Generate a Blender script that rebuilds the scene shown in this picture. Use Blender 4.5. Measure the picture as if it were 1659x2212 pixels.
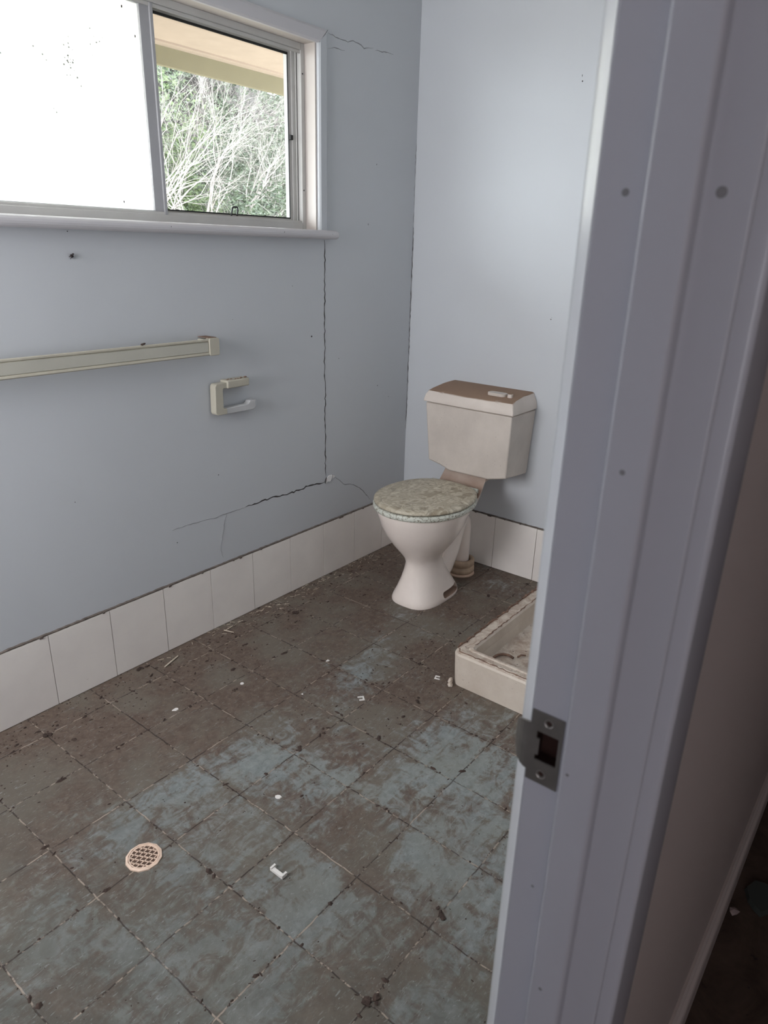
import bpy, bmesh, math, random
from mathutils import Vector, Matrix, noise

random.seed(7)
S = bpy.context.scene
for o in list(bpy.data.objects):
    bpy.data.objects.remove(o)

# ------------------------------------------------------------------ camera
cam_d = bpy.data.cameras.new('camera')
cam = bpy.data.objects.new('camera', cam_d)
S.collection.objects.link(cam)
S.camera = cam
CAM = Vector((-2.57415, -1.87521, 1.33639))
R3 = ((0.61917371, -0.78481476, 0.02626225),
      (0.26280868, 0.23862462, 0.93487426),
      (0.73996994, 0.57194762, -0.35400622))
cam.matrix_world = Matrix(((R3[0][0], R3[1][0], -R3[2][0], CAM.x),
                           (R3[0][1], R3[1][1], -R3[2][1], CAM.y),
                           (R3[0][2], R3[1][2], -R3[2][2], CAM.z),
                           (0, 0, 0, 1)))
cam_d.sensor_fit = 'HORIZONTAL'
cam_d.sensor_width = 36.0
cam_d.lens = 1507.43 / 1659 * 36.0
cam_d.clip_start = 0.01
cam_d.dof.use_dof = True
cam_d.dof.focus_distance = 2.3
cam_d.dof.aperture_fstop = 14.0

# ------------------------------------------------------------------ world, lights, exposure
S.view_settings.view_transform = 'Standard'
S.view_settings.look = 'None'
S.view_settings.exposure = 0.17
S.view_settings.gamma = 1.0
S.view_settings.use_curve_mapping = False
S.cycles.use_denoising = True
S.cycles.max_bounces = 14
S.cycles.diffuse_bounces = 10
S.cycles.transmission_bounces = 8
S.cycles.transparent_max_bounces = 12
S.cycles.sample_clamp_indirect = 12.0

WORLD_STRENGTH = 9.5
wd = bpy.data.worlds.new('overcast_sky')
S.world = wd
wd.use_nodes = True
wn = wd.node_tree.nodes
wl = wd.node_tree.links
_tc = wn.new('ShaderNodeTexCoord')
_dot = wn.new('ShaderNodeVectorMath'); _dot.operation = 'DOT_PRODUCT'
_gd = Vector((-.60, .36, .16)).normalized()           # hazy bright part of the sky, low to the left
_dot.inputs[1].default_value = _gd
wl.new(_tc.outputs['Generated'], _dot.inputs[0])
_pw = wn.new('ShaderNodeMath'); _pw.operation = 'POWER'; _pw.inputs[1].default_value = 14.0
_mx = wn.new('ShaderNodeMath'); _mx.operation = 'MAXIMUM'; _mx.inputs[1].default_value = 0.0
wl.new(_dot.outputs['Value'], _mx.inputs[0]); wl.new(_mx.outputs[0], _pw.inputs[0])
_ml = wn.new('ShaderNodeMath'); _ml.operation = 'MULTIPLY_ADD'; _ml.inputs[1].default_value = 1.2; _ml.inputs[2].default_value = 1.0
wl.new(_pw.outputs[0], _ml.inputs[0])
_cl = wn.new('ShaderNodeVectorMath'); _cl.operation = 'SCALE'; _cl.inputs[0].default_value = (0.88, 0.94, 1.0)
wl.new(_ml.outputs[0], _cl.inputs['Scale']); wl.new(_cl.outputs[0], wn['Background'].inputs[0])
wn['Background'].inputs[1].default_value = WORLD_STRENGTH

def area(name, loc, rot, sx, sy, energy, color, portal=False):
    d = bpy.data.lights.new(name, 'AREA')
    d.shape = 'RECTANGLE'; d.size = sx; d.size_y = sy
    d.energy = energy; d.color = color
    if portal: d.cycles.is_portal = True
    o = bpy.data.objects.new(name, d)
    S.collection.objects.link(o)
    o.location = loc; o.rotation_euler = rot
    return o
# portal that guides sky light through the window opening
area('window_portal', (-1.49, 0.16, 1.68), (math.radians(-90), 0, 0), 1.9, 0.62, 1.0, (1, 1, 1), True)
# added fill lamp for the hallway, unseen behind the camera
area('hall_fill', (-4.4, -2.45, 1.3), (0, math.radians(-90), 0), 1.6, 0.7, 8.5, (0.95, 0.94, 1.0))
# added fill lamp, unseen in front of the windowless left end wall
area('end_wall_fill', (-3.17, -0.42, 1.42), (0, math.radians(-90), 0), 1.0, 0.7, 33.0, (0.965, 0.965, 1.0))

# ------------------------------------------------------------------ material helpers
def new_mat(name):
    m = bpy.data.materials.new(name); m.use_nodes = True
    nt = m.node_tree
    return m, nt, nt.nodes['Principled BSDF']
def nd(nt, typ, **kw):
    n = nt.nodes.new(typ)
    for k, v in kw.items():
        if k == 'op': n.operation = v
        elif k == 'i':
            for kk, vv in v.items(): n.inputs[kk].default_value = vv
        else: setattr(n, k, v)
    return n
def lk(nt, a, b): nt.links.new(a, b)
def coords(nt, scale=(1, 1, 1), rot=(0, 0, 0)):
    g = nd(nt, 'ShaderNodeNewGeometry')
    mp = nd(nt, 'ShaderNodeMapping')
    mp.inputs['Scale'].default_value = scale; mp.inputs['Rotation'].default_value = rot
    lk(nt, g.outputs['Position'], mp.inputs['Vector'])
    return mp.outputs[0]
def noise_n(nt, vec, scale, detail=4, rough=.55, dist=0.0):
    n = nd(nt, 'ShaderNodeTexNoise', i={'Scale': scale, 'Detail': detail, 'Roughness': rough, 'Distortion': dist})
    lk(nt, vec, n.inputs['Vector'])
    return n.outputs['Fac']
def ramp(nt, fac, pts):
    r = nd(nt, 'ShaderNodeValToRGB')
    el = r.color_ramp.elements
    while len(el) < len(pts): el.new(.5)
    for e, (p, c) in zip(el, pts):
        e.position = p
        e.color = (c, c, c, 1) if isinstance(c, (int, float)) else (*c, 1)
    lk(nt, fac, r.inputs[0])
    return r.outputs[0]
def mix(nt, fac, a, b):
    m = nd(nt, 'ShaderNodeMix', data_type='RGBA')
    for s, v in ((m.inputs[0], fac), (m.inputs[6], a), (m.inputs[7], b)):
        if isinstance(v, (int, float)): s.default_value = v
        elif isinstance(v, tuple): s.default_value = (*v, 1)
        else: lk(nt, v, s)
    return m.outputs[2]
def math_n(nt, op, a, b=None, clamp=False):
    m = nd(nt, 'ShaderNodeMath', op=op); m.use_clamp = clamp
    for s, v in ((m.inputs[0], a), (m.inputs[1], b)):
        if v is None: continue
        if isinstance(v, (int, float)): s.default_value = v
        else: lk(nt, v, s)
    return m.outputs[0]
def bump(nt, p, h, strength=.3, dist=.002):
    b = nd(nt, 'ShaderNodeBump', i={'Strength': strength, 'Distance': dist})
    lk(nt, h, b.inputs['Height']); lk(nt, b.outputs[0], p.inputs['Normal'])

def plain(name, col, rough=.5, metal=0.0, var=.06, vscale=12, bumpy=0.0, spec=.5):
    m, nt, p = new_mat(name)
    v = coords(nt)
    n = noise_n(nt, v, vscale, 5, .6)
    c = mix(nt, ramp(nt, n, [(.3, 0.0), (.7, 1.0)]), tuple(x*(1-var) for x in col), tuple(min(1, x*(1+var)) for x in col))
    lk(nt, c, p.inputs['Base Color'])
    p.inputs['Roughness'].default_value = rough; p.inputs['Metallic'].default_value = metal
    p.inputs['Specular IOR Level'].default_value = spec
    if bumpy: bump(nt, p, noise_n(nt, v, 60, 4), bumpy)
    return m

def paint(name, col, rough=.42, spec=.5):
    m, nt, p = new_mat(name)
    v = coords(nt)
    n1 = ramp(nt, noise_n(nt, v, 1.6, 3, .5), [(.3, 0.0), (.7, 1.0)])
    n2 = ramp(nt, noise_n(nt, v, 9, 6, .7), [(.62, 0.0), (.8, 1.0)])
    c = mix(nt, n1, tuple(x*.97 for x in col), tuple(min(1, x*1.02) for x in col))
    c = mix(nt, math_n(nt, 'MULTIPLY', n2, .10), c, (.42, .40, .38))
    lk(nt, c, p.inputs['Base Color'])
    p.inputs['Roughness'].default_value = rough
    p.inputs['Specular IOR Level'].default_value = spec
    bump(nt, p, noise_n(nt, v, 140, 3), .05, .001)
    return m

M = {}
M['wall'] = paint('wall_paint', (.54, .557, .578), .45, .24)
M['ceil'] = paint('ceiling_paint', (.78, .78, .76), .7)
M['hallwall'] = paint('hall_wall_paint', (.70, .635, .61), .42)
M['joinery'] = paint('joinery_gloss_paint', (.50, .507, .56), .27)
M['architrave'] = paint('window_trim_paint', (.54, .525, .54), .45)
M['reveal'] = paint('reveal_paint', (.50, .455, .42), .5)
M['nosing'] = paint('lit_gloss_nosing', (.88, .90, .94), .22, .8)  # joinery gloss made whiter: window light on this edge is in the colour
M['crack'] = plain('crack_shadow', (.05, .045, .045), .95)
M['hairline'] = plain('hairline_crack', (.25, .25, .26), .95)
M['plaster'] = plain('exposed_plaster', (.78, .77, .76), .8)
M['speck'] = plain('dark_speck', (.04, .03, .03), .9)
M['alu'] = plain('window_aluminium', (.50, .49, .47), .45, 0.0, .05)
M['alu_dark'] = plain('shaded_mullion', (.36, .36, .37), .45, 0.0, .05)  # window aluminium darkened, with the mullion's shade in the colour
M['rubber'] = plain('black_gasket', (.012, .012, .012), .6)
M['steel'] = plain('strike_steel', (.22, .205, .19), .48, .6, .12, 40)
M['steel_bright'] = plain('worn_steel', (.5, .48, .45), .4, .8)
M['dark_hole'] = plain('rebate_timber', (.035, .012, .008), .9)
M['brown_edge'] = plain('bare_edge', (.34, .27, .26), .7)

def tile_mat():
    m, nt, p = new_mat('skirting_tile_glaze')
    v = coords(nt)
    n = ramp(nt, noise_n(nt, v, 5, 5, .6), [(.35, 0.0), (.75, 1.0)])
    c = mix(nt, n, (.86, .81, .76), (.78, .73, .69))
    sc = ramp(nt, noise_n(nt, coords(nt, (1, 1, 2.5)), 26, 6, .75), [(.69, 0.0), (.73, 1.0)])
    c = mix(nt, math_n(nt, 'MULTIPLY', sc, .45), c, (.30, .27, .25))
    lk(nt, c, p.inputs['Base Color'])
    p.inputs['Roughness'].default_value = .28
    return m
M['skirt_tile'] = tile_mat()
M['grout'] = plain('dirty_grout', (.13, .105, .09), .9, 0, .4, 60)

def ceramic(name, c1, c2, rough, dust=(.33, .25, .19), dustz=None, speck=.68):
    m, nt, p = new_mat(name)
    v = coords(nt)
    n = ramp(nt, noise_n(nt, v, 6, 5, .65), [(.35, 0.0), (.7, 1.0)])
    c = mix(nt, n, c1, c2)
    sp = ramp(nt, noise_n(nt, v, 130, 3, .6), [(speck, 0.0), (speck+.05, 1.0)])
    pt = ramp(nt, noise_n(nt, v, 11, 4, .7), [(.45, 0.0), (.7, 1.0)])
    c = mix(nt, math_n(nt, 'MULTIPLY', math_n(nt, 'MULTIPLY', sp, pt), .75), c, (.16, .11, .09))
    lk(nt, c, p.inputs['Base Color'])
    p.inputs['Roughness'].default_value = rough
    # settled dust only on faces that look up
    g = nd(nt, 'ShaderNodeNewGeometry'); sx = nd(nt, 'ShaderNodeSeparateXYZ')
    lk(nt, g.outputs['Normal'], sx.inputs[0])
    if dustz:
        up = ramp(nt, math_n(nt, 'ADD', sx.outputs[2], math_n(nt, 'MULTIPLY', math_n(nt, 'SUBTRACT', noise_n(nt, v, 9, 4), .5), .5)), [(dustz[0], 0.0), (dustz[1], 1.0)])
        c = mix(nt, up, c, dust)
        lk(nt, c, p.inputs['Base Color'])
        lk(nt, ramp(nt, up, [(0, rough), (1, .9)]), p.inputs['Roughness'])
    return m
M['china'] = ceramic('cream_china', (.86, .77, .70), (.79, .70, .64), .22, dustz=None, speck=.70)
M['china_dusty'] = ceramic('dusty_china', (.62, .54, .47), (.50, .41, .34), .4, dust=(.30, .20, .15), dustz=(.3, .8), speck=.66)
M['cistern'] = ceramic('cistern_plastic', (.60, .535, .475), (.50, .445, .395), .45, speck=.655)
M['cistern_lid'] = ceramic('cistern_lid_plastic', (.68, .605, .545), (.60, .53, .47), .45, dust=(.27, .175, .12), dustz=(.60, .86), speck=.70)
M['pipe'] = plain('cream_pipe', (.62, .58, .55), .4)
M['collar'] = plain('tan_rubber_collar', (.42, .31, .22), .6, 0, .2, 30)
M['mortar'] = plain('pale_mortar', (.62, .45, .35), .9)

def seat_lid_mat():
    m, nt, p = new_mat('grimy_seat_lid')
    v = coords(nt)
    # wipe marks: long curved smears through pale grime
    g1 = noise_n(nt, coords(nt, (2.0, 9, 1), (0, 0, math.radians(35))), 1.8, 4, .5, 1.5)
    g2 = noise_n(nt, coords(nt, (8, 2.2, 1), (0, 0, math.radians(10))), 1.8, 4, .5, 2.0)
    f = math_n(nt, 'MULTIPLY', math_n(nt, 'ADD', g1, g2), .5)
    c = mix(nt, ramp(nt, f, [(.40, 0.0), (.46, .8), (.50, .2), (.54, .4), (.58, 1.0)]), (.34, .285, .205), (.60, .55, .44))
    d = ramp(nt, noise_n(nt, v, 16, 5, .65, 2.5), [(.56, 0.0), (.60, 1.0)])
    c = mix(nt, math_n(nt, 'MULTIPLY', d, .5), c, (.20, .165, .12))
    s = ramp(nt, noise_n(nt, v, 120, 3), [(.67, 0.0), (.72, 1.0)])
    c = mix(nt, s, c, (.12, .10, .07))
    lk(nt, c, p.inputs['Base Color']); p.inputs['Roughness'].default_value = .5
    return m
M['seat_lid'] = seat_lid_mat()
def seat_mat():
    m, nt, p = new_mat('speckled_seat')
    v = coords(nt)
    s = ramp(nt, noise_n(nt, v, 110, 4, .7), [(.50, 0.0), (.62, 1.0)])
    c = mix(nt, s, (.60, .61, .54), (.22, .20, .15))
    lk(nt, c, p.inputs['Base Color']); p.inputs['Roughness'].default_value = .4
    return m
M['seat'] = seat_mat()

# ---- bathroom floor: blue-grey ceramic tiles under smeared brown dirt
FX, FY, TS = 2.05884, 0.11915, 0.2
def floor_mat():
    m, nt, p = new_mat('dirty_floor_tiles')
    g = nd(nt, 'ShaderNodeNewGeometry'); sx = nd(nt, 'ShaderNodeSeparateXYZ'); lk(nt, g.outputs['Position'], sx.inputs[0])
    X, Y = sx.outputs[0], sx.outputs[1]
    v = coords(nt)
    wob = math_n(nt, 'MULTIPLY', math_n(nt, 'SUBTRACT', noise_n(nt, v, 30, 2), .5), .006)
    U = math_n(nt, 'DIVIDE', math_n(nt, 'ADD', math_n(nt, 'ADD', X, FX), wob), TS)
    V = math_n(nt, 'DIVIDE', math_n(nt, 'ADD', math_n(nt, 'MULTIPLY', math_n(nt, 'ADD', Y, FY), -1.0), wob), TS)
    fu = math_n(nt, 'ABSOLUTE', math_n(nt, 'SUBTRACT', math_n(nt, 'FRACT', math_n(nt, 'ADD', U, .5)), .5))
    fv = math_n(nt, 'ABSOLUTE', math_n(nt, 'SUBTRACT', math_n(nt, 'FRACT', math_n(nt, 'ADD', V, .5)), .5))
    d = math_n(nt, 'MINIMUM', fu, fv)
    joint = ramp(nt, math_n(nt, 'MULTIPLY', d, 20), [(.10, 1.0), (.22, 0.0)])
    halo = ramp(nt, math_n(nt, 'MULTIPLY', d, 10), [(.0, 1.0), (.75, 0.0)])
    # per-tile tone
    cmb = nd(nt, 'ShaderNodeCombineXYZ')
    lk(nt, math_n(nt, 'FLOOR', U), cmb.inputs[0]); lk(nt, math_n(nt, 'FLOOR', V), cmb.inputs[1])
    wn_ = nd(nt, 'ShaderNodeTexWhiteNoise'); lk(nt, cmb.outputs[0], wn_.inputs[0])
    # dirt amount
    big = noise_n(nt, v, 3.2, 3, .5, .6)
    mid = noise_n(nt, v, 17, 7, .68, 2.2)
    streak = noise_n(nt, coords(nt, (3.0, 16.0, 1), (0, 0, math.radians(-14))), 2.6, 5, .6, .9)
    streak2 = noise_n(nt, coords(nt, (15.0, 4.0, 1), (0, 0, math.radians(35))), 2.4, 5, .6, 1.2)
    a = math_n(nt, 'MULTIPLY', big, 1.15)
    a = math_n(nt, 'ADD', a, math_n(nt, 'MULTIPLY', mid, .95))
    a = math_n(nt, 'ADD', a, math_n(nt, 'MULTIPLY', streak, .60))
    a = math_n(nt, 'ADD', a, math_n(nt, 'MULTIPLY', streak2, .35))
    a = math_n(nt, 'ADD', a, math_n(nt, 'MULTIPLY', halo, .10))
    a = math_n(nt, 'ADD', a, math_n(nt, 'MULTIPLY', wn_.outputs[0], .10))
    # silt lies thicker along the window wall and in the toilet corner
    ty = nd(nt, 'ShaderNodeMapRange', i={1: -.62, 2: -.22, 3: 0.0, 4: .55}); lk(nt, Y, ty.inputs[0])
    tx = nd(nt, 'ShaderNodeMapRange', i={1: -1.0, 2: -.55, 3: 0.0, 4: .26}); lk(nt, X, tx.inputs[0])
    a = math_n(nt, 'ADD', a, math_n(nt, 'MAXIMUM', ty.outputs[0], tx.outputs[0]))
    dirt = ramp(nt, math_n(nt, 'SUBTRACT', a, 1.07), [(.38, 0.0), (.45, .30), (.50, .55), (.56, .82), (.68, 1.0)])
    fine = ramp(nt, noise_n(nt, v, 45, 6, .7, .8), [(.35, 0.0), (.7, 1.0)])
    blue = mix(nt, fine, (.165, .182, .178), (.275, .298, .292))
    blue = mix(nt, ramp(nt, noise_n(nt, v, 6, 3), [(.4, 0.0), (.65, .6)]), blue, (.215, .218, .190))
    brown = mix(nt, fine, (.085, .058, .043), (.160, .118, .090))
    brown = mix(nt, ramp(nt, noise_n(nt, v, 4.3, 3), [(.45, 0.0), (.6, .7)]), brown, (.150, .132, .105))
    c = mix(nt, dirt, blue, brown)
    # olive film towards the doorway, darkened to paint in the foreground shade
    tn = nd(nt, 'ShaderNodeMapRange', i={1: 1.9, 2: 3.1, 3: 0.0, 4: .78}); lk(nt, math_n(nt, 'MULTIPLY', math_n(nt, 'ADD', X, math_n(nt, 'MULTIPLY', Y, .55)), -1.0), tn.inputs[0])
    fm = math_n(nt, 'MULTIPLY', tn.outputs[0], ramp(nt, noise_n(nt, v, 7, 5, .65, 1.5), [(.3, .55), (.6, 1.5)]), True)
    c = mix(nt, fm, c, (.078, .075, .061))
    # scraped blue-white wipes
    sc = ramp(nt, noise_n(nt, coords(nt, (6.0, 26.0, 1), (0, 0, math.radians(20))), 4.0, 6, .65, 3.0), [(.59, 0.0), (.66, 1.0)])
    c = mix(nt, math_n(nt, 'MULTIPLY', sc, .50), c, (.31, .335, .33))
    dk = ramp(nt, noise_n(nt, coords(nt, (9.0, 20.0, 1), (0, 0, math.radians(-30))), 6.0, 6, .72, 2.5), [(.60, 0.0), (.65, 1.0)])
    c = mix(nt, math_n(nt, 'MULTIPLY', dk, .55), c, (.10, .08, .065))
    jn = noise_n(nt, v, 22, 4, .7)
    jc = mix(nt, ramp(nt, jn, [(.48, 0.0), (.56, 1.0)]), (.03, .02, .016), (.34, .28, .225))
    c = mix(nt, math_n(nt, 'MULTIPLY', joint, ramp(nt, noise_n(nt, v, 9, 3), [(.3, .55), (.55, .95)])), c, jc)
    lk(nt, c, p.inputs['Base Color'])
    lk(nt, ramp(nt, dirt, [(0, .38), (1, .70)]), p.inputs['Roughness'])
    h = math_n(nt, 'SUBTRACT', math_n(nt, 'MULTIPLY', a, .35), joint)
    bump(nt, p, h, .35, .0025)
    return m
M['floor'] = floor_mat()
def hall_floor_mat():
    m, nt, p = new_mat('hall_floor_boards')
    v = coords(nt)
    c = mix(nt, ramp(nt, noise_n(nt, v, 9, 6, .7, .5), [(.35, 0.0), (.7, 1.0)]), (.045, .026, .018), (.11, .075, .055))
    s = ramp(nt, noise_n(nt, v, 34, 4, .6), [(.64, 0.0), (.7, 1.0)])
    c = mix(nt, s, c, (.02, .012, .01))
    lk(nt, c, p.inputs['Base Color']); p.inputs['Roughness'].default_value = .8
    return m
M['hall_floor'] = hall_floor_mat()

def tray_mat():
    m, nt, p = new_mat('shower_tray_enamel')
    v = coords(nt)
    n = ramp(nt, noise_n(nt, v, 7, 5, .65), [(.35, 0.0), (.7, 1.0)])
    c = mix(nt, n, (.66, .585, .50), (.54, .46, .38))
    g = nd(nt, 'ShaderNodeNewGeometry'); sx = nd(nt, 'ShaderNodeSeparateXYZ'); lk(nt, g.outputs['Normal'], sx.inputs[0])
    up = ramp(nt, sx.outputs[2], [(.5, 0.0), (.9, 1.0)])
    pt = ramp(nt, noise_n(nt, v, 17, 6, .72, 1.0), [(.42, 0.0), (.62, 1.0)])
    c = mix(nt, math_n(nt, 'MULTIPLY', math_n(nt, 'MULTIPLY', up, pt), .75), c, (.29, .19, .135))
    s = ramp(nt, noise_n(nt, v, 95, 3, .6), [(.66, 0.0), (.71, 1.0)])
    c = mix(nt, math_n(nt, 'MULTIPLY', s, math_n(nt, 'ADD', math_n(nt, 'MULTIPLY', up, .7), .2)), c, (.12, .075, .055))
    lk(nt, c, p.inputs['Base Color']); p.inputs['Roughness'].default_value = .42
    bump(nt, p, noise_n(nt, v, 80, 4), .15, .001)
    return m
M['tray'] = tray_mat()
M['sealant'] = plain('perished_sealant', (.20, .12, .085), .85, 0, .5, 50, .4)
M['rail'] = plain('beige_plastic', (.46, .43, .35), .42, 0, .05)
M['rail_inlay'] = plain('beige_inlay', (.47, .455, .39), .45, 0, .04)
M['rail_dust'] = plain('brown_dust', (.22, .14, .10), .9, 0, .3, 50)
M['holder_tip'] = plain('pale_plastic', (.50, .50, .50), .4)
M['grate'] = plain('drain_plastic', (.74, .56, .44), .5, 0, .1, 60)
M['grate_pit'] = plain('drain_silt', (.09, .055, .04), .95)
M['whitechip'] = plain('white_plastic_chip', (.75, .72, .68), .5)
M['straw'] = plain('pale_straw', (.62, .54, .43), .8)
M['dirt'] = plain('dark_dirt', (.05, .032, .025), .95, 0, .4, 80)
M['scrap'] = plain('grey_green_scrap', (.05, .058, .052), .9)

# outdoors
M['soffit'] = plain('soffit_board', (.385, .295, .222), .7)
M['fascia'] = plain('fascia_olive_cream', (.215, .185, .105), .6)
M['bark'] = plain('bleached_bark', (.31, .28, .26), .9, 0, .2, 20)
M['ground'] = plain('dry_grass_ground', (.26, .235, .19), .95, 0, .25, 3)
M['brick'] = plain('outer_render', (.6, .55, .5), .9)
def leaf_mat(name, a, b):
    m, nt, p = new_mat(name)
    v = coords(nt)
    c = mix(nt, ramp(nt, noise_n(nt, v, 14, 3), [(.35, 0.0), (.65, 1.0)]), a, b)
    lk(nt, c, p.inputs['Base Color']); p.inputs['Roughness'].default_value = .45
    tr = nd(nt, 'ShaderNodeBsdfTranslucent'); lk(nt, c, tr.inputs[0])
    ms = nd(nt, 'ShaderNodeMixShader', i={0: .25})
    lk(nt, p.outputs[0], ms.inputs[1]); lk(nt, tr.outputs[0], ms.inputs[2])
    lk(nt, ms.outputs[0], nt.nodes['Material Output'].inputs[0])
    return m
M['leaf'] = leaf_mat('grey_green_leaf', (.038, .054, .034), (.105, .135, .08))
M['leaf_bright'] = leaf_mat('fresh_green_leaf', (.065, .10, .04), (.14, .18, .08))
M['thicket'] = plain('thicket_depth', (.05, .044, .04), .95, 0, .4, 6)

def clear_glass():
    m = bpy.data.materials.new('clear_glass'); m.use_nodes = True
    nt = m.node_tree; nt.nodes.clear()
    out = nd(nt, 'ShaderNodeOutputMaterial')
    t = nd(nt, 'ShaderNodeBsdfTransparent', i={0: (.93, .94, .93, 1)})
    gl = nd(nt, 'ShaderNodeBsdfGlossy', i={'Roughness': .02})
    fr = nd(nt, 'ShaderNodeFresnel', i={0: 1.45})
    bf = nd(nt, 'ShaderNodeNewGeometry'); lk(nt, math_n(nt, 'SUBTRACT', 1.45, math_n(nt, 'MULTIPLY', bf.outputs['Backfacing'], .45)), fr.inputs[0])
    ms = nd(nt, 'ShaderNodeMixShader')
    lk(nt, fr.outputs[0], ms.inputs[0]); lk(nt, t.outputs[0], ms.inputs[1]); lk(nt, gl.outputs[0], ms.inputs[2])
    lk(nt, ms.outputs[0], out.inputs[0])
    return m
M['glass'] = clear_glass()
def frosted():
    m = bpy.data.materials.new('frosted_glass'); m.use_nodes = True
    nt = m.node_tree; nt.nodes.clear()
    out = nd(nt, 'ShaderNodeOutputMaterial')
    v = coords(nt)
    c = mix(nt, ramp(nt, noise_n(nt, v, 5, 3), [(.3, 0.0), (.7, 1.0)]), (.93, .95, .90), (.97, .97, .95))
    t = nd(nt, 'ShaderNodeBsdfTranslucent'); lk(nt, c, t.inputs[0])
    g = nd(nt, 'ShaderNodeBsdfDiffuse', i={0: (.85, .85, .82, 1)})
    ms = nd(nt, 'ShaderNodeMixShader', i={0: .08})
    lk(nt, t.outputs[0], ms.inputs[1]); lk(nt, g.outputs[0], ms.inputs[2])
    lk(nt, ms.outputs[0], out.inputs[0])
    return m
M['frost'] = frosted()
M['smudge'] = plain('grey_smudge', (.35, .37, .33), .9)

# ------------------------------------------------------------------ geometry helpers
def obj(name, bm, mats, parent=None, smooth=False, bevel=0, seg=2, loc=None):
    me = bpy.data.meshes.new(name)
    bmesh.ops.recalc_face_normals(bm, faces=bm.faces)
    if smooth:
        for f in bm.faces: f.smooth = True
    bm.to_mesh(me); bm.free()
    if not isinstance(mats, (list, tuple)): mats = [mats]
    for m in mats: me.materials.append(M[m] if isinstance(m, str) else m)
    o = bpy.data.objects.new(name, me)
    S.collection.objects.link(o)
    if parent:
        o.parent = parent
        o.matrix_parent_inverse = parent.matrix_world.inverted() if False else Matrix.Translation(-Vector(parent.location))
    if bevel:
        b = o.modifiers.new('bevel', 'BEVEL'); b.width = bevel; b.segments = seg; b.limit_method = 'ANGLE'; b.angle_limit = math.radians(40)
        b.harden_normals = False
        for pgn in me.polygons: pgn.use_smooth = True
        try: me.set_sharp_from_angle(angle=math.radians(35))
        except Exception: pass
    return o
def empty(name, loc=(0, 0, 0), label=None, cat=None, group=None, kind=None):
    o = bpy.data.objects.new(name, None); S.collection.objects.link(o)
    o.location = loc; o.empty_display_size = .05
    tag(o, label, cat, group, kind)
    return o
def tag(o, label=None, cat=None, group=None, kind=None):
    if label: o['label'] = label
    if cat: o['category'] = cat
    if group: o['group'] = group
    if kind: o['kind'] = kind
    return o
def box(bm, a, b, mi=0):
    (x0, y0, z0), (x1, y1, z1) = a, b
    x0, x1 = sorted((x0, x1)); y0, y1 = sorted((y0, y1)); z0, z1 = sorted((z0, z1))
    vs = [bm.verts.new(p) for p in ((x0,y0,z0),(x1,y0,z0),(x1,y1,z0),(x0,y1,z0),(x0,y0,z1),(x1,y0,z1),(x1,y1,z1),(x0,y1,z1))]
    for f in ((0,3,2,1),(4,5,6,7),(0,1,5,4),(1,2,6,5),(2,3,7,6),(3,0,4,7)):
        bm.faces.new([vs[i] for i in f]).material_index = mi
    return vs
def loft(bm, rings, cap0=True, cap1=True, mi=0, closed=True):
    R = [[bm.verts.new(p) for p in r] for r in rings]
    n = len(R[0])
    for a, b in zip(R, R[1:]):
        for i in range(n if closed else n-1):
            j = (i+1) % n
            bm.faces.new((a[i], a[j], b[j], b[i])).material_index = mi
    if cap0: bm.faces.new(list(reversed(R[0]))).material_index = mi
    if cap1: bm.faces.new(R[-1]).material_index = mi
    return R
def prism(bm, pts, f, h0, h1, mi=0):
    """pts 2D -> f(u, v, h)"""
    return loft(bm, [[f(u, v, h0) for u, v in pts], [f(u, v, h1) for u, v in pts]], mi=mi)
def tube(bm, pts, rad, n=8, mi=0, caps=True):
    pts = [Vector(p) for p in pts]
    if not isinstance(rad, (list, tuple)): rad = [rad]*len(pts)
    rings = []
    t0 = (pts[1]-pts[0]).normalized()
    up = Vector((0, 0, 1)) if abs(t0.z) < .9 else Vector((1, 0, 0))
    a = t0.cross(up).normalized()
    for i, p in enumerate(pts):
        t = (pts[min(i+1, len(pts)-1)] - pts[max(i-1, 0)]).normalized()
        a = (a - t*a.dot(t)).normalized(); b = t.cross(a)
        rings.append([p + (a*math.cos(2*math.pi*k/n) + b*math.sin(2*math.pi*k/n))*rad[i] for k in range(n)])
    loft(bm, rings, caps, caps, mi)
def ribbon(bm, pts, f, w, t=.0006, mi=0, wob=.4, jit=.7):
    """crack: a thin irregular strip following 2D points; f(u,v,h)->3D"""
    P = []
    for (a, b) in zip(pts, pts[1:]):
        L = math.dist(a, b); k = max(1, int(L/.012))
        for i in range(k):
            s = i/k
            P.append((a[0]+(b[0]-a[0])*s, a[1]+(b[1]-a[1])*s))
    P.append(pts[-1])
    rnd = random.Random(len(P))
    J = [(u+rnd.uniform(-1, 1)*w*jit, v+rnd.uniform(-1, 1)*w*jit) for u, v in P]
    rr = []
    for i, (u, v) in enumerate(J):
        a, b = J[max(i-1, 0)], J[min(i+1, len(J)-1)]
        du, dv = b[0]-a[0], b[1]-a[1]; L = math.hypot(du, dv) or 1
        n = (-dv/L, du/L)
        ww = w*.5*(1+rnd.uniform(-wob, wob))*(min(1, .25+min(i, len(J)-1-i)*.25))
        rr.append([f(u+n[0]*ww, v+n[1]*ww, 0), f(u+n[0]*ww*.6, v+n[1]*ww*.6, t), f(u-n[0]*ww*.6, v-n[1]*ww*.6, t), f(u-n[0]*ww, v-n[1]*ww, 0)])
    loft(bm, rr, True, True, mi)
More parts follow.
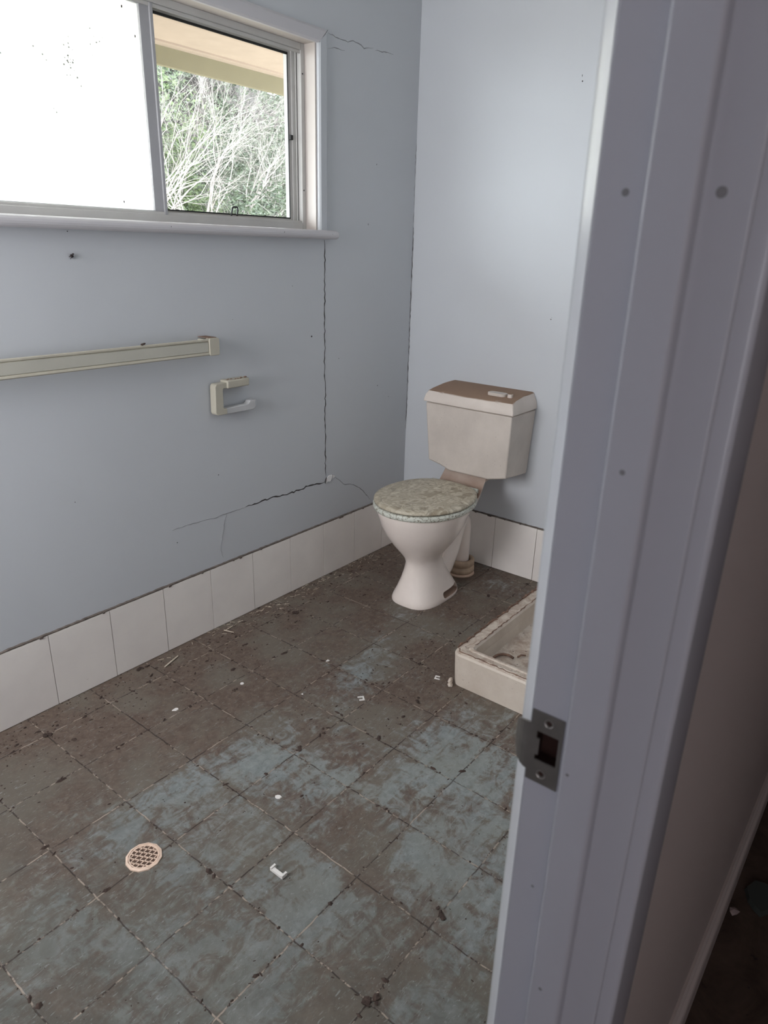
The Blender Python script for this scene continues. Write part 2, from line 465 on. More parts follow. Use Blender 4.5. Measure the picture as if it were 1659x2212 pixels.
def blob(bm, c, r, seed=0, flat=.6, n=1, mi=0, stretch=(1, 1), ang=0):
    g = bmesh.ops.create_icosphere(bm, subdivisions=n, radius=1)
    rnd = random.Random(seed)
    ca, sa = math.cos(ang), math.sin(ang)
    for v in g['verts']:
        k = 1+rnd.uniform(-.28, .28)
        x, y, z = v.co.x*r*stretch[0]*k, v.co.y*r*stretch[1]*k, v.co.z*r*flat*k
        v.co = Vector((c[0]+x*ca-y*sa, c[1]+x*sa+y*ca, c[2]+z))
    for v in g['verts']:
        for f in v.link_faces: f.material_index = mi
def disc(bm, c, r, f, t=.0006, n=10, mi=0, sx=1, sy=1, seed=None):
    rnd = random.Random(seed)
    ks = [1 if seed is None else 1+rnd.uniform(-.3, .3) for _ in range(n)]
    p0 = [f(c[0]+math.cos(2*math.pi*i/n)*r*sx*ks[i], c[1]+math.sin(2*math.pi*i/n)*r*sy*ks[i], 0) for i in range(n)]
    p1 = [f(c[0]+math.cos(2*math.pi*i/n)*r*sx*ks[i]*.9, c[1]+math.sin(2*math.pi*i/n)*r*sy*ks[i]*.9, t) for i in range(n)]
    loft(bm, [p0, p1], True, True, mi)
def boolean(o, cutters):
    for c in cutters:
        m = o.modifiers.new('cut', 'BOOLEAN'); m.operation = 'DIFFERENCE'; m.object = c; m.solver = 'EXACT'
        try: m.material_mode = 'TRANSFER'
        except Exception: pass
    bpy.context.view_layer.update()
    dg = bpy.context.evaluated_depsgraph_get()
    me = bpy.data.meshes.new_from_object(o.evaluated_get(dg))
    o.modifiers.clear(); old = o.data; o.data = me; me.name = old.name
    for c in cutters: bpy.data.objects.remove(c)

WL = lambda u, v, h: (u, -h, v)          # on the window wall (faces -y)
WB = lambda u, v, h: (-h, u, v)          # on the toilet wall (faces -x)
FL = lambda u, v, h: (u, v, h)           # on the floor

# ------------------------------------------------------------------ STRUCTURE
XJ = -2.154                                # door jamb face
XR = -3.2                                  # far (unseen) bathroom wall
YI, YH = -1.697, -1.783                    # bathroom / hall face of the door wall
H = 2.42
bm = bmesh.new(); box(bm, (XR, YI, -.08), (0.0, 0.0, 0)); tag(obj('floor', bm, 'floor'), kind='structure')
bm = bmesh.new(); box(bm, (-4.6, -3.0, -.08), (2.6, YI, -.001)); o = obj('floor', bm, 'hall_floor'); tag(o, kind='structure')
bm = bmesh.new(); box(bm, (-4.7, -3.1, H), (2.7, .12, H+.1)); tag(obj('ceiling', bm, 'ceil'), kind='structure')

# window wall with opening, cracks and marks
WX0, WX1, WZ0, WZ1 = -2.42, -.583, 1.36, 1.98
bm = bmesh.new()
box(bm, (XR-.1, 0, -.08), (.1, .12, WZ0)); box(bm, (XR-.1, 0, WZ1), (.1, .12, H))
box(bm, (XR-.1, 0, WZ0), (WX0, .12, WZ1)); box(bm, (WX1, 0, WZ0), (.1, .12, WZ1))
crackV = [(-0.551,1.357),(-0.549,1.291),(-0.553,1.226),(-0.55,1.143),(-0.552,1.058),(-0.55,0.98),(-0.554,0.9),(-0.549,0.809),(-0.552,0.698),(-0.549,0.601),(-0.55,0.504),(-0.549,0.444)]
crackM = [(-1.303,.434),(-1.267,.435),(-1.192,.433),(-1.129,.427),(-1.066,.43),(-.984,.429),(-.915,.432),(-.845,.432),(-.771,.425),(-.694,.426),(-.641,.431),(-.601,.427),(-.556,.42),(-.548,.436)]
ribbon(bm, crackV, WL, .0045, mi=1)
ribbon(bm, crackM[:6], WL, .0022, mi=2); ribbon(bm, crackM[5:], WL, .0048, mi=1)
ribbon(bm, [(-1.07,.43),(-1.081,.404),(-1.092,.363),(-1.098,.337),(-1.107,.295),(-1.101,.265)], WL, .0026, mi=2)
ribbon(bm, [(-.496,.432),(-.458,.406),(-.434,.384),(-.382,.371),(-.319,.334),(-.252,.268)], WL, .003, mi=2)
ribbon(bm, [(-.53,2.006),(-.468,2.003),(-.427,2.003),(-.4,2.01),(-.357,2.007),(-.341,2.0),(-.289,2.01)], WL, .0028, mi=2)
ribbon(bm, [(-.276,2.006),(-.238,2.01),(-.202,2.014),(-.169,2.015)], WL, .003, mi=2)
ribbon(bm, [(-.53,1.964),(-.499,1.972),(-.444,1.972)], WL, .0022, mi=2)
ribbon(bm, [(-.0015,1.75),(-.0015,1.2),(-.0015,.55)], WL, .0028, mi=2, wob=.8)
for (u, v), r, sx, sy in (((-.624,1.017),.0035,1,1),((-1.097,.581),.002,1,1),((-1.287,.385),.002,1,1),((-.255,1.635),.0018,.6,1.6),
                          ((-1.54,1.355),.0016,1,1),((-.30,1.42),.002,.5,2),((-.72,1.2),.0012,1,1),((-1.0,1.1),.001,1,1),((-.47,.92),.0015,1.4,.8),
                          ((-.22,.78),.002,.8,1.4),((-.14,.72),.0018,1.6,.6),((-1.62,.62),.0014,1,1)):
    disc(bm, (u, v), r, WL, mi=1, sx=sx, sy=sy, n=7)
# loose plaster flap where the two cracks meet
prism(bm, [(-.548,.416),(-.546,.436),(-.530,.446),(-.508,.444),(-.492,.434),(-.512,.428),(-.526,.418),(-.538,.422)], WL, 0, .003, mi=3)
ribbon(bm, [(-.508,.445),(-.511,.434),(-.518,.424)], WL, .004, t=.0036, mi=1)
ribbon(bm, [(-.551,.416),(-.549,.43),(-.548,.446)], WL, .008, t=.0034, mi=1)
tag(obj('wall_left', bm, ['wall', 'crack', 'hairline', 'plaster']), kind='structure')

bm = bmesh.new(); box(bm, (0, YI, -.08), (.1, 0, H))
for (u, v), r, sx, sy in (((-.688,1.904),.002,.5,2),((-.691,1.887),.0025,1,1),((-.669,1.096),.0022,1,1),((-.672,1.103),.001,1,1)):
    disc(bm, (u, v), r, WB, mi=1, sx=sx, sy=sy, n=7)
ribbon(bm, [(-.0015, 1.42), (-.0015, .6)], WB, .002, mi=1, wob=.9)
tag(obj('wall_back', bm, ['wall', 'crack']), kind='structure')
bm = bmesh.new(); box(bm, (XR-.1, YI, -.08), (XR, 0, H)); tag(obj('wall_front', bm, 'wall'), kind='structure')
# wall with the doorway (two paints: bathroom side, hall side)
bm = bmesh.new()
for yo, y1, mi in ((YI, (YI+YH)/2, 0), ((YI+YH)/2, YH, 1)):
    box(bm, (XJ+.02, yo, -.08), (2.6, y1, H), mi)
    box(bm, (-4.6, yo, -.08), (XJ-.84, y1, H), mi)
    box(bm, (XJ-.84, yo, 2.07), (XJ+.02, y1, H), mi)
tag(obj('wall_right', bm, ['wall', 'hallwall']), kind='structure')
bm = bmesh.new(); box(bm, (-4.6, -3.1, -.08), (2.6, -3.0, H)); tag(obj('wall_hall', bm, 'hallwall'), kind='structure')
bm = bmesh.new(); box(bm, (2.6, -3.1, -.08), (2.7, YI, H)); tag(obj('wall_hall_far', bm, 'hallwall'), kind='structure')
bm = bmesh.new(); box(bm, (-4.7, -3.1, -.08), (-4.6, YI, H)); tag(obj('wall_hall_near', bm, 'hallwall'), kind='structure')

# tiled skirting along the window wall and the toilet wall
def skirting(name, joints, f, length0, length1):
    bm = bmesh.new()
    rnd = random.Random(3)
    prism(bm, [(length0, 0), (length1, 0), (length1, .2435), (length0, .2435)], f, 0, .004, mi=1)
    js = [length0] + [j for j in joints if min(length0, length1) < j < max(length0, length1)] + [length1]
    js.sort()
    for a, b in zip(js, js[1:]):
        g = .0011; z1 = .2405+rnd.uniform(-.0006, .0006); d = .0085+rnd.uniform(-.0004, .0004)
        prism(bm, [(a+g, .002), (b-g, .002), (b-g, z1), (a+g, z1)], f, 0, d)
    ribbon(bm, [(length0, .2435), ((length0+length1)/2, .2440), (length1, .2435)], f, .0050, t=.0078, mi=1, wob=.35, jit=.12)
    for k in range(14):
        u = rnd.uniform(min(js), max(js)); disc(bm, (u, .2425), rnd.uniform(.002, .005), lambda a, b, h: f(a, b, h+.0075), t=.003, mi=1, n=6, sx=1.6)
    tag(obj(name, bm, ['skirt_tile', 'grout']), kind='structure')
skirting('baseboard_left', [-1.761+.1985*i for i in range(-7, 9)], WL, XR, -.0095)
skirting('baseboard_back', [-.513-.2*i for i in range(-2, 7)], WB, YI, -.0001)
# hall skirting board
bm = bmesh.new()
prism(bm, [(0, 0), (0, .100), (-.005, .103), (-.009, .098), (-.009, .090), (-.014, .086), (-.016, .080), (-.016, 0)], lambda u, v, h: (h, YH+u, v), XJ+.068, 2.6)
tag(obj('baseboard_hall', bm, 'hallwall'), kind='structure')

# ------------------------------------------------------------------ window
W = empty('window_1', (-1.5, 0, 1.39), kind='structure')
# side and head architraves (mitred) with splayed front
AW = .044
bm = bmesh.new()
xi, zi = -.588, 1.967
prof = [(0, 0), (0, .010), (.006, .015), (AW-.008, .013), (AW, .008), (AW, 0)]
loft(bm, [[(xi+a, -h, 1.39) for a, h in prof], [(xi+a, -h, zi+a) for a, h in prof]])
obj('architrave', bm, 'wall', W)
bm = bmesh.new()
loft(bm, [[(-2.46, -h, zi+a) for a, h in prof], [(xi+a-.0008, -h, zi+a) for a, h in prof]])
ribbon(bm, [(xi, zi-.001), (xi+AW, zi+AW-.001)], lambda u, v, h: (u, -.013-h, v), .0022, t=.0012, mi=1, wob=.2)
obj('architrave', bm, ['architrave', 'crack'], W)
bm = bmesh.new()
loft(bm, [[(-2.415-a, -h, 1.39) for a, h in prof], [(-2.415-a, -h, zi+a) for a, h in prof]])
obj('architrave', bm, 'wall', W)
# reveal linings
bm = bmesh.new()
box(bm, (-.595, 0, 1.39), (-.583, .118, 1.98)); box(bm, (-2.42, 0, 1.39), (-2.408, .118, 1.98)); box(bm, (-2.408, 0, 1.968), (-.595, .118, 1.98))
obj('reveal', bm, 'reveal', W)
# bull-nosed sill board
bm = bmesh.new()
pr = [(.118, 1.360), (.118, 1.3895), (-.034, 1.3895)] + [(-.034-.0148*math.sin(t), 1.3748+.0148*math.cos(t)) for t in [math.pi*k/8 for k in range(1, 8)]] + [(-.034, 1.360)]
loft(bm, [[(-2.50, y, z) for y, z in pr], [(-.528, y, z) for y, z in pr], [(-.5225, y*.97, 1.3748+(z-1.3748)*.93) for y, z in pr], [(-.520, y*.9, 1.3748+(z-1.3748)*.75) for y, z in pr]])
for u, r in ((-.80, .0015), (-1.25, .0012), (-.56, .001)): disc(bm, (u, 1.377), r, lambda a, b, h: (a, -.0486-h, b), mi=1, n=6)
obj('window_sill', bm, ['architrave', 'crack'], W)
# aluminium frame
def ring(bm, x0, x1, z0, z1, y0, y1, w, mi=0):
    wl, wr, wb, wt = w
    box(bm, (x0, y0, z0), (x0+wl, y1, z1), mi); box(bm, (x1-wr, y0, z0), (x1, y1, z1), mi)
    box(bm, (x0+wl, y0, z0), (x1-wr, y1, z0+wb), mi); box(bm, (x0+wl, y0, z1-wt), (x1-wr, y1, z1), mi)
bm = bmesh.new()
ring(bm, -2.408, -.595, 1.390, 1.968, .048, .115, (.016, .018, .022, .020))
box(bm, (-2.39, .052, 1.411), (-.613, .055, 1.420)); box(bm, (-2.39, .052, 1.938), (-.613, .055, 1.948))
box(bm, (-.634, .072, 1.412), (-.613, .10, 1.948))
box(bm, (-.620, .066, 1.412), (-.6165, .072, 1.948))
obj('window_frame', bm, 'alu', W, bevel=.0012, seg=1)
ws = obj('sliding_sash', (lambda b: (ring(b, -1.225, -.632, 1.412, 1.948, .078, .098, (.034, .015, .013, .010)), b)[1])(bmesh.new()), 'alu', W, bevel=.001, seg=1)
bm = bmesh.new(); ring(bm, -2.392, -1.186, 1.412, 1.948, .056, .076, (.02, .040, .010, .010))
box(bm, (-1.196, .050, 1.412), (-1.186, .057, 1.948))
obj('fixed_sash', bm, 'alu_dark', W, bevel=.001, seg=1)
bm = bmesh.new(); box(bm, (-2.38, .064, 1.416), (-1.215, .069, 1.944))
WF = lambda u, v, h: (u, .064-h, v)
rnd = random.Random(5)
for cx, cz, n, sp in ((-1.446, 1.768, 16, .010), (-1.445, 1.80, 6, .007), (-1.362, 1.827, 7, .010), (-1.44, 1.73, 5, .008), (-1.52, 1.76, 3, .012), (-1.6, 1.64, 4, .08), (-1.35, 1.6, 4, .08)):
    for _ in range(n):
        disc(bm, (cx+rnd.gauss(0, sp), cz+rnd.gauss(0, sp*1.2)), rnd.uniform(.0011, .0030), WF, mi=1, n=5, seed=rnd.random())
for u, v in ((-1.274, 1.921), (-1.323, 1.440), (-1.24, 1.86)):
    disc(bm, (u, v), .0024, WF, mi=2, n=7, sx=.7, sy=1.5, t=.002)
obj('frosted_pane', bm, ['frost', 'smudge', 'speck'], W)
bm = bmesh.new(); box(bm, (-1.195, .086, 1.422), (-.642, .090, 1.941)); obj('clear_pane', bm, 'glass', W)
bm = bmesh.new(); ring(bm, -1.191, -.647, 1.425, 1.938, .0755, .0785, (.0015, .003, .004, .007)); obj('gasket', bm, 'rubber', W)
bm = bmesh.new()
tube(bm, [(-.927, .068, 1.422), (-.925, .064, 1.445), (-.921, .063, 1.449), (-.905, .063, 1.449), (-.902, .064, 1.445), (-.903, .068, 1.422)], .0028, 6)
obj('pull_tab', bm, 'rubber', W)
bm = bmesh.new(); box(bm, (-.648, .068, 1.678), (-.634, .078, 1.693)); obj('latch', bm, 'rubber', W, bevel=.001, seg=1)
bm = bmesh.new()
for z in (1.52, 1.88): 
    disc(bm, (-.606, z), .0028, lambda u, v, h: (u, .048-h, v), mi=0, n=8, t=.001)
obj('screw', bm, 'rubber', W)

# ------------------------------------------------------------------ door frame (doorway the camera looks through)
D = empty('door_1', (XJ, YH, 0), kind='structure')
def rprof(x0, x1, y0, y1, r, corners, n=5):
    """rounded rectangle outline; corners: set of 'x0y0' style names"""
    P = []
    for cx, cy, nm, a0 in ((x1, y1, 'x1y1', 0), (x0, y1, 'x0y1', 90), (x0, y0, 'x0y0', 180), (x1, y0, 'x1y0', 270)):
        if nm in corners:
            ox = cx - r if cx == x1 else cx + r; oy = cy - r if cy == y1 else cy + r
            for k in range(n+1):
                a = math.radians(a0 + 90*k/n); P.append((ox+r*math.cos(a), oy+r*math.sin(a)))
        else: P.append((cx, cy))
    return P
VP = lambda u, v, h: (u, v, h)
NH = []
bm = bmesh.new()
prism(bm, rprof(XJ, XJ+.02, YH, YI, .002, ('x0y0', 'x0y1')), VP, 0, 2.09)
jamb = obj('jamb', bm, ['joinery', 'dark_hole', 'crack'], D)
bm = bmesh.new(); box(bm, (XJ-.01, -1.7225, .970), (XJ+.017, -1.7035, 1.000)); cut = obj('cut', bm, 'dark_hole')
boolean(jamb, [cut])
JF = lambda u, v, h: (XJ-h, u, v)
bm = bmesh.new(); 
prism(bm, rprof(XJ-.012, XJ, -1.757, -1.729, .003, ('x0y0', 'x0y1')), VP, 0, 2.078)
obj('door_stop', bm, 'joinery', D)
bm = bmesh.new(); prism(bm, rprof(XJ-.84, XJ-.828, -1.757, -1.729, .003, ()), VP, 0, 2.078); prism(bm, rprof(XJ-.86, XJ-.84, YH, YI, .002, ()), VP, 0, 2.09)
obj('jamb', bm, 'joinery', D)
bm = bmesh.new(); box(bm, (XJ-.84, YH, 2.07), (XJ, YI, 2.09)); obj('head_jamb', bm, 'joinery', D)
bm = bmesh.new(); prism(bm, rprof(XJ+.005, XJ+.062, YH-.012, YH, .004, ('x0y0', 'x1y0')), VP, 0, 2.12)
obj('architrave', bm, 'joinery', D, smooth=False)
bm = bmesh.new(); prism(bm, [(XJ+.0005, YI), (XJ+.0015, YI+.0014), (XJ+.0045, YI+.0050), (XJ+.0085, YI+.0092), (XJ+.0120, YI+.0124), (XJ+.016, YI+.0140), (XJ+.058, YI+.0140), (XJ+.062, YI+.011), (XJ+.062, YI)], VP, 0, 2.12)
o = obj('architrave', bm, 'nosing', D, smooth=False)
for nm in D.children:
    if nm.name.startswith('architrave'):
        for pgn in nm.data.polygons: pgn.use_smooth = True
        nm.data.set_sharp_from_angle(angle=math.radians(30))
# unseen leaf on the far jamb, added ajar to shade near jamb and floor
bm = bmesh.new()
da = math.radians(50); hx, hy = XJ-.826, YI+.004
DF = lambda u, v, h: (hx+u*math.cos(da)-v*math.sin(da), hy+u*math.sin(da)+v*math.cos(da), h)
prism(bm, [(0, 0), (.818, 0), (.818, .035), (0, .035)], DF, .012, 2.06)
leaf_o = obj('shading_door_leaf', bm, 'joinery', D, bevel=.002, seg=1)
for s, v0 in ((-1, 0), (1, .035)):
    bm = bmesh.new()
    tube(bm, [DF(.755, v0+s*.0, 1.0), DF(.755, v0+s*.030, 1.0), DF(.755, v0+s*.042, 1.0), DF(.755, v0+s*.060, 1.0), DF(.755, v0+s*.066, 1.0)], [.012, .011, .026, .027, .015], 16)
    obj('door_knob', bm, 'steel_bright', leaf_o, smooth=True)
# nail heads and dents in the paint
bm = bmesh.new()
for f, u, v, r in ((JF, -1.715, 1.369, .0022), (lambda u, v, h: (XJ-h, u, v), -1.766, 1.368, .003), (lambda u, v, h: (XJ-.012-h, u, v), -1.741, 1.213, .0018),
                   (lambda u, v, h: (XJ-.012-h, u, v), -1.735, .981, .0014), (JF, -1.716, .848, .0014), (lambda u, v, h: (XJ-.012-h, u, v), -1.739, .76, .0016)):
    disc(bm, (u, v), r, f, t=.0003, n=10)
obj('nail_hole', bm, 'hairline', D)
# strike plate
P0 = [(-1.7245, .952), (-1.6985, .952), (-1.6985, 1.0155), (-1.7245, 1.0155)]
P1 = [(-1.7215, .9725), (-1.7040, .9725), (-1.7040, .977), (-1.7065, .977), (-1.7065, .992), (-1.7040, .992), (-1.7040, .9985), (-1.7215, .9985)]
def holed_plate(outer, holes, f, t):
    bm = bmesh.new(); loops = []
    for L in [outer]+holes: loops.append([bm.verts.new((u, v, 0)) for u, v in L])
    for L in loops:
        for a, b in zip(L, L[1:]+L[:1]): bm.edges.new((a, b))
    bmesh.ops.triangle_fill(bm, use_beauty=True, edges=bm.edges[:], use_dissolve=False)
    top = {}
    fs = list(bm.faces)
    for v in list(bm.verts): top[v] = bm.verts.new((v.co.x, v.co.y, 1))
    for fc in fs: bm.faces.new([top[v] for v in reversed(fc.verts)])
    for L in loops:
        for a, b in zip(L, L[1:]+L[:1]): bm.faces.new((a, b, top[b], top[a]))
    for v in bm.verts:
        v.co = Vector(f(v.co.x, v.co.y, v.co.z*t))
    return bm
def curl(u, v, h):
    x = XJ-.0004-h
    if u > -1.6965: x += .6*(u+1.6965)
    return (x, u, v)
circ2 = lambda y, z, r: [(y+r*math.cos(2*math.pi*k/14), z+r*math.sin(2*math.pi*k/14)) for k in range(14)]
bm = holed_plate(P0, [P1, circ2(-1.7125, 1.0085, .0022), circ2(-1.711, .9610, .0024)], curl, .0014)
def lipx(u): return XJ-.0018+max(0, u+1.6965)*.25+max(0, u+1.690)*.6
loft(bm, [[(lipx(u), u, z0), (lipx(u)+.0014, u, z0), (lipx(u)+.0014, u, z1), (lipx(u), u, z1)] for u, z0, z1 in
          ((-1.6985, .9605, 1.0035), (-1.6955, .961, 1.0030), (-1.692, .9625, 1.0022), (-1.689, .965, 1.0012), (-1.6865, .969, .9995), (-1.6850, .974, .997), (-1.6842, .980, .992))])
pl = obj('strike_plate', bm, ['steel'], D)
for y, z, r in ((-1.7125, 1.0085, .0036), (-1.711, .9610, .0038)):
    bm = bmesh.new()
    rr = []
    for rad, hh in ((r, .0017), (r*.98, .0021), (r*.6, .0012)):
        rr.append([(XJ-hh, y+rad*math.cos(a), z+rad*math.sin(a)) for a in [2*math.pi*k/16 for k in range(16)]])
    loft(bm, rr, False, False)
    obj('countersink', bm, 'steel_bright', pl)
    bm = bmesh.new(); disc(bm, (y, z), r*.62, JF, t=.001, n=12); obj('screw_hole', bm, 'dark_hole', pl)
bm = bmesh.new(); box(bm, (XJ+.0125, -1.7225, .970), (XJ+.0165, -1.7035, 1.000)); obj('latch_pocket', bm, 'dark_hole', pl)

# ------------------------------------------------------------------ outdoors
bm = bmesh.new(); box(bm, (-14, .12, -.5), (16, 22, -.4)); o = obj('ground_outside', bm, 'ground'); tag(o, kind='structure')
bm = bmesh.new()
box(bm, (-6, .12, 2.105), (4, 1.02, 2.12))
for y in (.30, .63, .92): box(bm, (-6, y, 2.098), (4, y+.012, 2.105))
tag(obj('trim_1', bm, 'soffit'), kind='structure')
bm = bmesh.new(); box(bm, (-6, 1.0, 2.035), (4, 1.025, 2.20)); tag(obj('trim_2', bm, 'fascia'), kind='structure')
bm = bmesh.new(); box(bm, (-6, .0, 2.25), (4, 1.1, 2.3)); box(bm, (-6, .12, 2.12), (4, .14, 2.25)); tag(obj('trim_3', bm, 'brick'), kind='structure')

def branches(bm, p, d, r, L, depth, rnd, spread, droop=0.0):
    n = 3
    pts = [Vector(p)]; rad = [r]
    dd = Vector(d)
    for i in range(n):
        dd = (dd + Vector((rnd.gauss(0, .13), rnd.gauss(0, .13), rnd.gauss(0, .10)-droop))).normalized()
        pts.append(pts[-1] + dd*L/n); rad.append(r*(1-.35*(i+1)/n))
    tube(bm, pts, rad, 3 if depth < 4 else 5, caps=False)
    if depth == 0: return
    k = rnd.choice((2, 3, 3))
    for j in range(k):
        ax = Vector((rnd.gauss(0, 1), rnd.gauss(0, 1), rnd.gauss(0, 1))).normalized()
        nd_ = (dd + ax*spread*rnd.uniform(.5, 1.2)).normalized()
        s = rnd.choice((1, 2, 3)) if j else 3
        branches(bm, pts[s], nd_, rad[s]*rnd.uniform(.6, .8), L*rnd.uniform(.68, .9), depth-1, rnd, spread, droop)
def bare_shrub(loc, seed, trunks, scale, label):
    rnd = random.Random(seed); bm = bmesh.new()
    e = empty('bare_shrub', loc, label, 'shrub', 'bare shrubs outside the window')
    L = Vector(loc)
    for dx, dy, dz, r, ln, dep in trunks:
        branches(bm, L + Vector((rnd.uniform(-.1, .1), rnd.uniform(-.1, .1), 0)), Vector((dx, dy, dz)).normalized(), r*scale, ln*scale, dep, rnd, .55)
    obj('branches', bm, 'bark', e)
    return e
def leafy(loc, seed, size, count, mat, label, leaf=.05):
    rnd = random.Random(seed)
    e = empty('leafy_shrub', loc, label, 'shrub', 'leafy shrubs outside the window')
    L = Vector(loc)
    bm = bmesh.new()
    for k in range(4):
        tube(bm, [L+Vector((rnd.uniform(-.05, .05), 0, 0)), L+Vector((rnd.uniform(-.3, .3)*size[0], rnd.uniform(-.2, .2), size[2]*.5)), L+Vector((rnd.uniform(-.7, .7)*size[0], rnd.uniform(-.3, .3)*size[1], size[2]*.95))], [.03, .02, .008], 5)
    obj('stem', bm, 'bark', e)
    vs, fs = [], []
    cl = []
    for _ in range(26):
        u = Vector((rnd.uniform(-1, 1), rnd.uniform(-1, 1), rnd.uniform(-1, 1)))
        if u.length > 1: u.normalize()
        cl.append((L+Vector((u.x*size[0], u.y*size[1], size[2]*(1.0+u.z*.85))), rnd.uniform(.2, .4)))
    for _ in range(count):
        c, cr = rnd.choice(cl)
        q = Vector((rnd.gauss(0, 1), rnd.gauss(0, 1), rnd.gauss(0, 1))).normalized()*cr*rnd.uniform(.5, 1)
        p = c+q
        a = Vector((rnd.gauss(0, 1), rnd.gauss(0, 1), rnd.gauss(0, .6)-.2)).normalized()
        b = a.cross(Vector((rnd.gauss(0, 1), rnd.gauss(0, 1), rnd.gauss(0, 1)))).normalized()
        l = leaf*rnd.uniform(.7, 1.3); w = l*.2
        n0 = len(vs)
        vs += [p, p+a*l*.5+b*w, p+a*l, p+a*l*.5-b*w]
        fs.append((n0, n0+1, n0+2, n0+3))
    me = bpy.data.meshes.new('foliage'); me.from_pydata(vs, [], fs); me.materials.append(M[mat])
    o = bpy.data.objects.new('foliage', me); S.collection.objects.link(o); o.parent = e
    o.matrix_parent_inverse = Matrix.Translation(-L)
    return e
G = -.4
bare_shrub((1.75, 3.6, 1.0), 11, [(-.05, 0, 1, .026, .74, 7), (.45, .1, .9, .028, .80, 7), (-.45, .1, .8, .018, .62, 7), (.9, 0, .55, .024, .74, 7), (.1, -.2, 1, .018, .7, 7)], .8,
           'bleached bare shrub filling the middle of the clear window pane')
bare_shrub((.95, 3.7, .9), 23, [(.12, 0, 1, .026, .95, 7), (.35, .1, 1, .026, .98, 7), (.2, -.2, .9, .022, .80, 7), (.9, 0, .9, .016, .7, 7)], .8,
           'bare twiggy shrub at the left of the clear window pane')
bare_shrub((2.7, 4.0, .9), 31, [(-.15, 0, 1, .016, .70, 6), (.1, .1, 1, .014, .6, 6), (-.6, 0, .8, .014, .6, 6)], .8,
           'bare twiggy shrub at the right of the clear window pane')
leafy((2.1, 4.9, G), 41, (.85, .5, 1.75), 15000, 'leaf', 'leafy green shrub behind the bare twigs, in the middle of the pane', .05)
leafy((3.4, 4.6, G), 43, (.7, .5, 1.7), 13000, 'leaf', 'leafy grey-green shrub at the right of the pane', .05)
leafy((2.15, 3.2, G), 47, (.42, .28, 1.28), 6500, 'leaf', 'low leafy shrub at the lower right corner of the pane', .042)
leafy((1.85, 4.35, .5), 53, (.5, .35, 1.55), 9000, 'leaf_bright', 'fresh green leafy shrub behind the upper branches', .05)
# dense thicket behind everything
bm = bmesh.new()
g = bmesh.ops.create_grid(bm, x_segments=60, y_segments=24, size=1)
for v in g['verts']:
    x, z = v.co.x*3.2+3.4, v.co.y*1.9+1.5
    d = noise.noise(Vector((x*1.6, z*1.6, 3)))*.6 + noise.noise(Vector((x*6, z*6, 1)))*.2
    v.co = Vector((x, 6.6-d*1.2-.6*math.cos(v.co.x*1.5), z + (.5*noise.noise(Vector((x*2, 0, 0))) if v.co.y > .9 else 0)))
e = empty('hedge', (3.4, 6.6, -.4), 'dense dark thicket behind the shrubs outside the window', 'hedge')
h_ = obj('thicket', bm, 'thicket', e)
vs, fs = [], []; rnd = random.Random(9)
for _ in range(24000):
    x, z = rnd.uniform(.6, 6.4), rnd.uniform(.6, 3.5)
    d = noise.noise(Vector((x*1.6, z*1.6, 3)))*.6
    p = Vector((x, 6.35-d*1.2-.6*math.cos((x-3.4)/3.2*1.5)-rnd.uniform(0, .35), z))
    a = Vector((rnd.gauss(0, 1), rnd.gauss(0, 1), rnd.gauss(0, 1))).normalized(); b = a.cross(Vector((rnd.gauss(0, 1), rnd.gauss(0, 1), .3))).normalized()
    l = .065*rnd.uniform(.6, 1.3); n0 = len(vs); vs += [p, p+a*l*.5+b*l*.18, p+a*l, p+a*l*.5-b*l*.18]; fs.append((n0, n0+1, n0+2, n0+3))
me = bpy.data.meshes.new('foliage'); me.from_pydata(vs, [], fs); me.materials.append(M['leaf'])
o = bpy.data.objects.new('foliage', me); S.collection.objects.link(o); o.parent = e; o.matrix_parent_inverse = Matrix.Translation(-Vector((3.4, 6.6, -.4)))

# ------------------------------------------------------------------ toilet suite
TY = -.432
T = empty('toilet', (-.40, TY, 0), 'cream close-coupled toilet with grimy closed seat lid in the corner', 'toilet')
def oval(cx, cy, a, b, z, n=40, e=2.0, back=None):
    P = []
    for k in range(n):
        t = 2*math.pi*k/n; c, s = math.cos(t), math.sin(t)
        x = math.copysign(abs(c)**(2/e), c)*a; y = math.copysign(abs(s)**(2/e), s)*b
        if back and x > 0: x *= back
        P.append((cx+x, cy+y, z))
    return P
bm = bmesh.new()
rings = []
for z, cx, a, b, e, bk in ((0, -.412, .152, .104, 2.9, .98), (.006, -.412, .153, .105, 2.9, .98), (.020, -.412, .150, .101, 2.9, .98), (.05, -.414, .137, .089, 2.7, .97),
                       (.09, -.418, .121, .077, 2.4, .93), (.13, -.424, .106, .067, 2.2, .88), (.165, -.428, .099, .062, 2, .85), (.190, -.433, .102, .068, 2, .85), (.218, -.440, .117, .087, 2, .88),
                       (.25, -.444, .140, .112, 2, .9), (.29, -.448, .165, .136, 2, .95), (.335, -.450, .186, .156, 2, 1), (.37, -.452, .196, .166, 2, 1.05), (.384, -.452, .202, .171, 2, 1.1),
                       (.398, -.452, .204, .173, 2, 1.1), (.404, -.452, .200, .169, 2, 1.1)):
    rings.append(oval(cx, TY, a, b, z, 48, e, bk))
loft(bm, rings)
pan = obj('pan', bm, 'china', T, smooth=True)
# fixing slots moulded in both sides of the foot
cs = []
for sgn in (-1, 1):
    bm = bmesh.new()
    P = rprof(-.425, -.300, .012, .038, .011, ('x0y0', 'x0y1', 'x1y0', 'x1y1'))
    prism(bm, P, lambda u, v, h: (u, TY+sgn*h, v), .050, .14)
    cs.append(obj('cut', bm, 'china_dusty'))
boolean(pan, cs)
for pgn in pan.data.polygons: pgn.use_smooth = True
pan.data.set_sharp_from_angle(angle=math.radians(40))
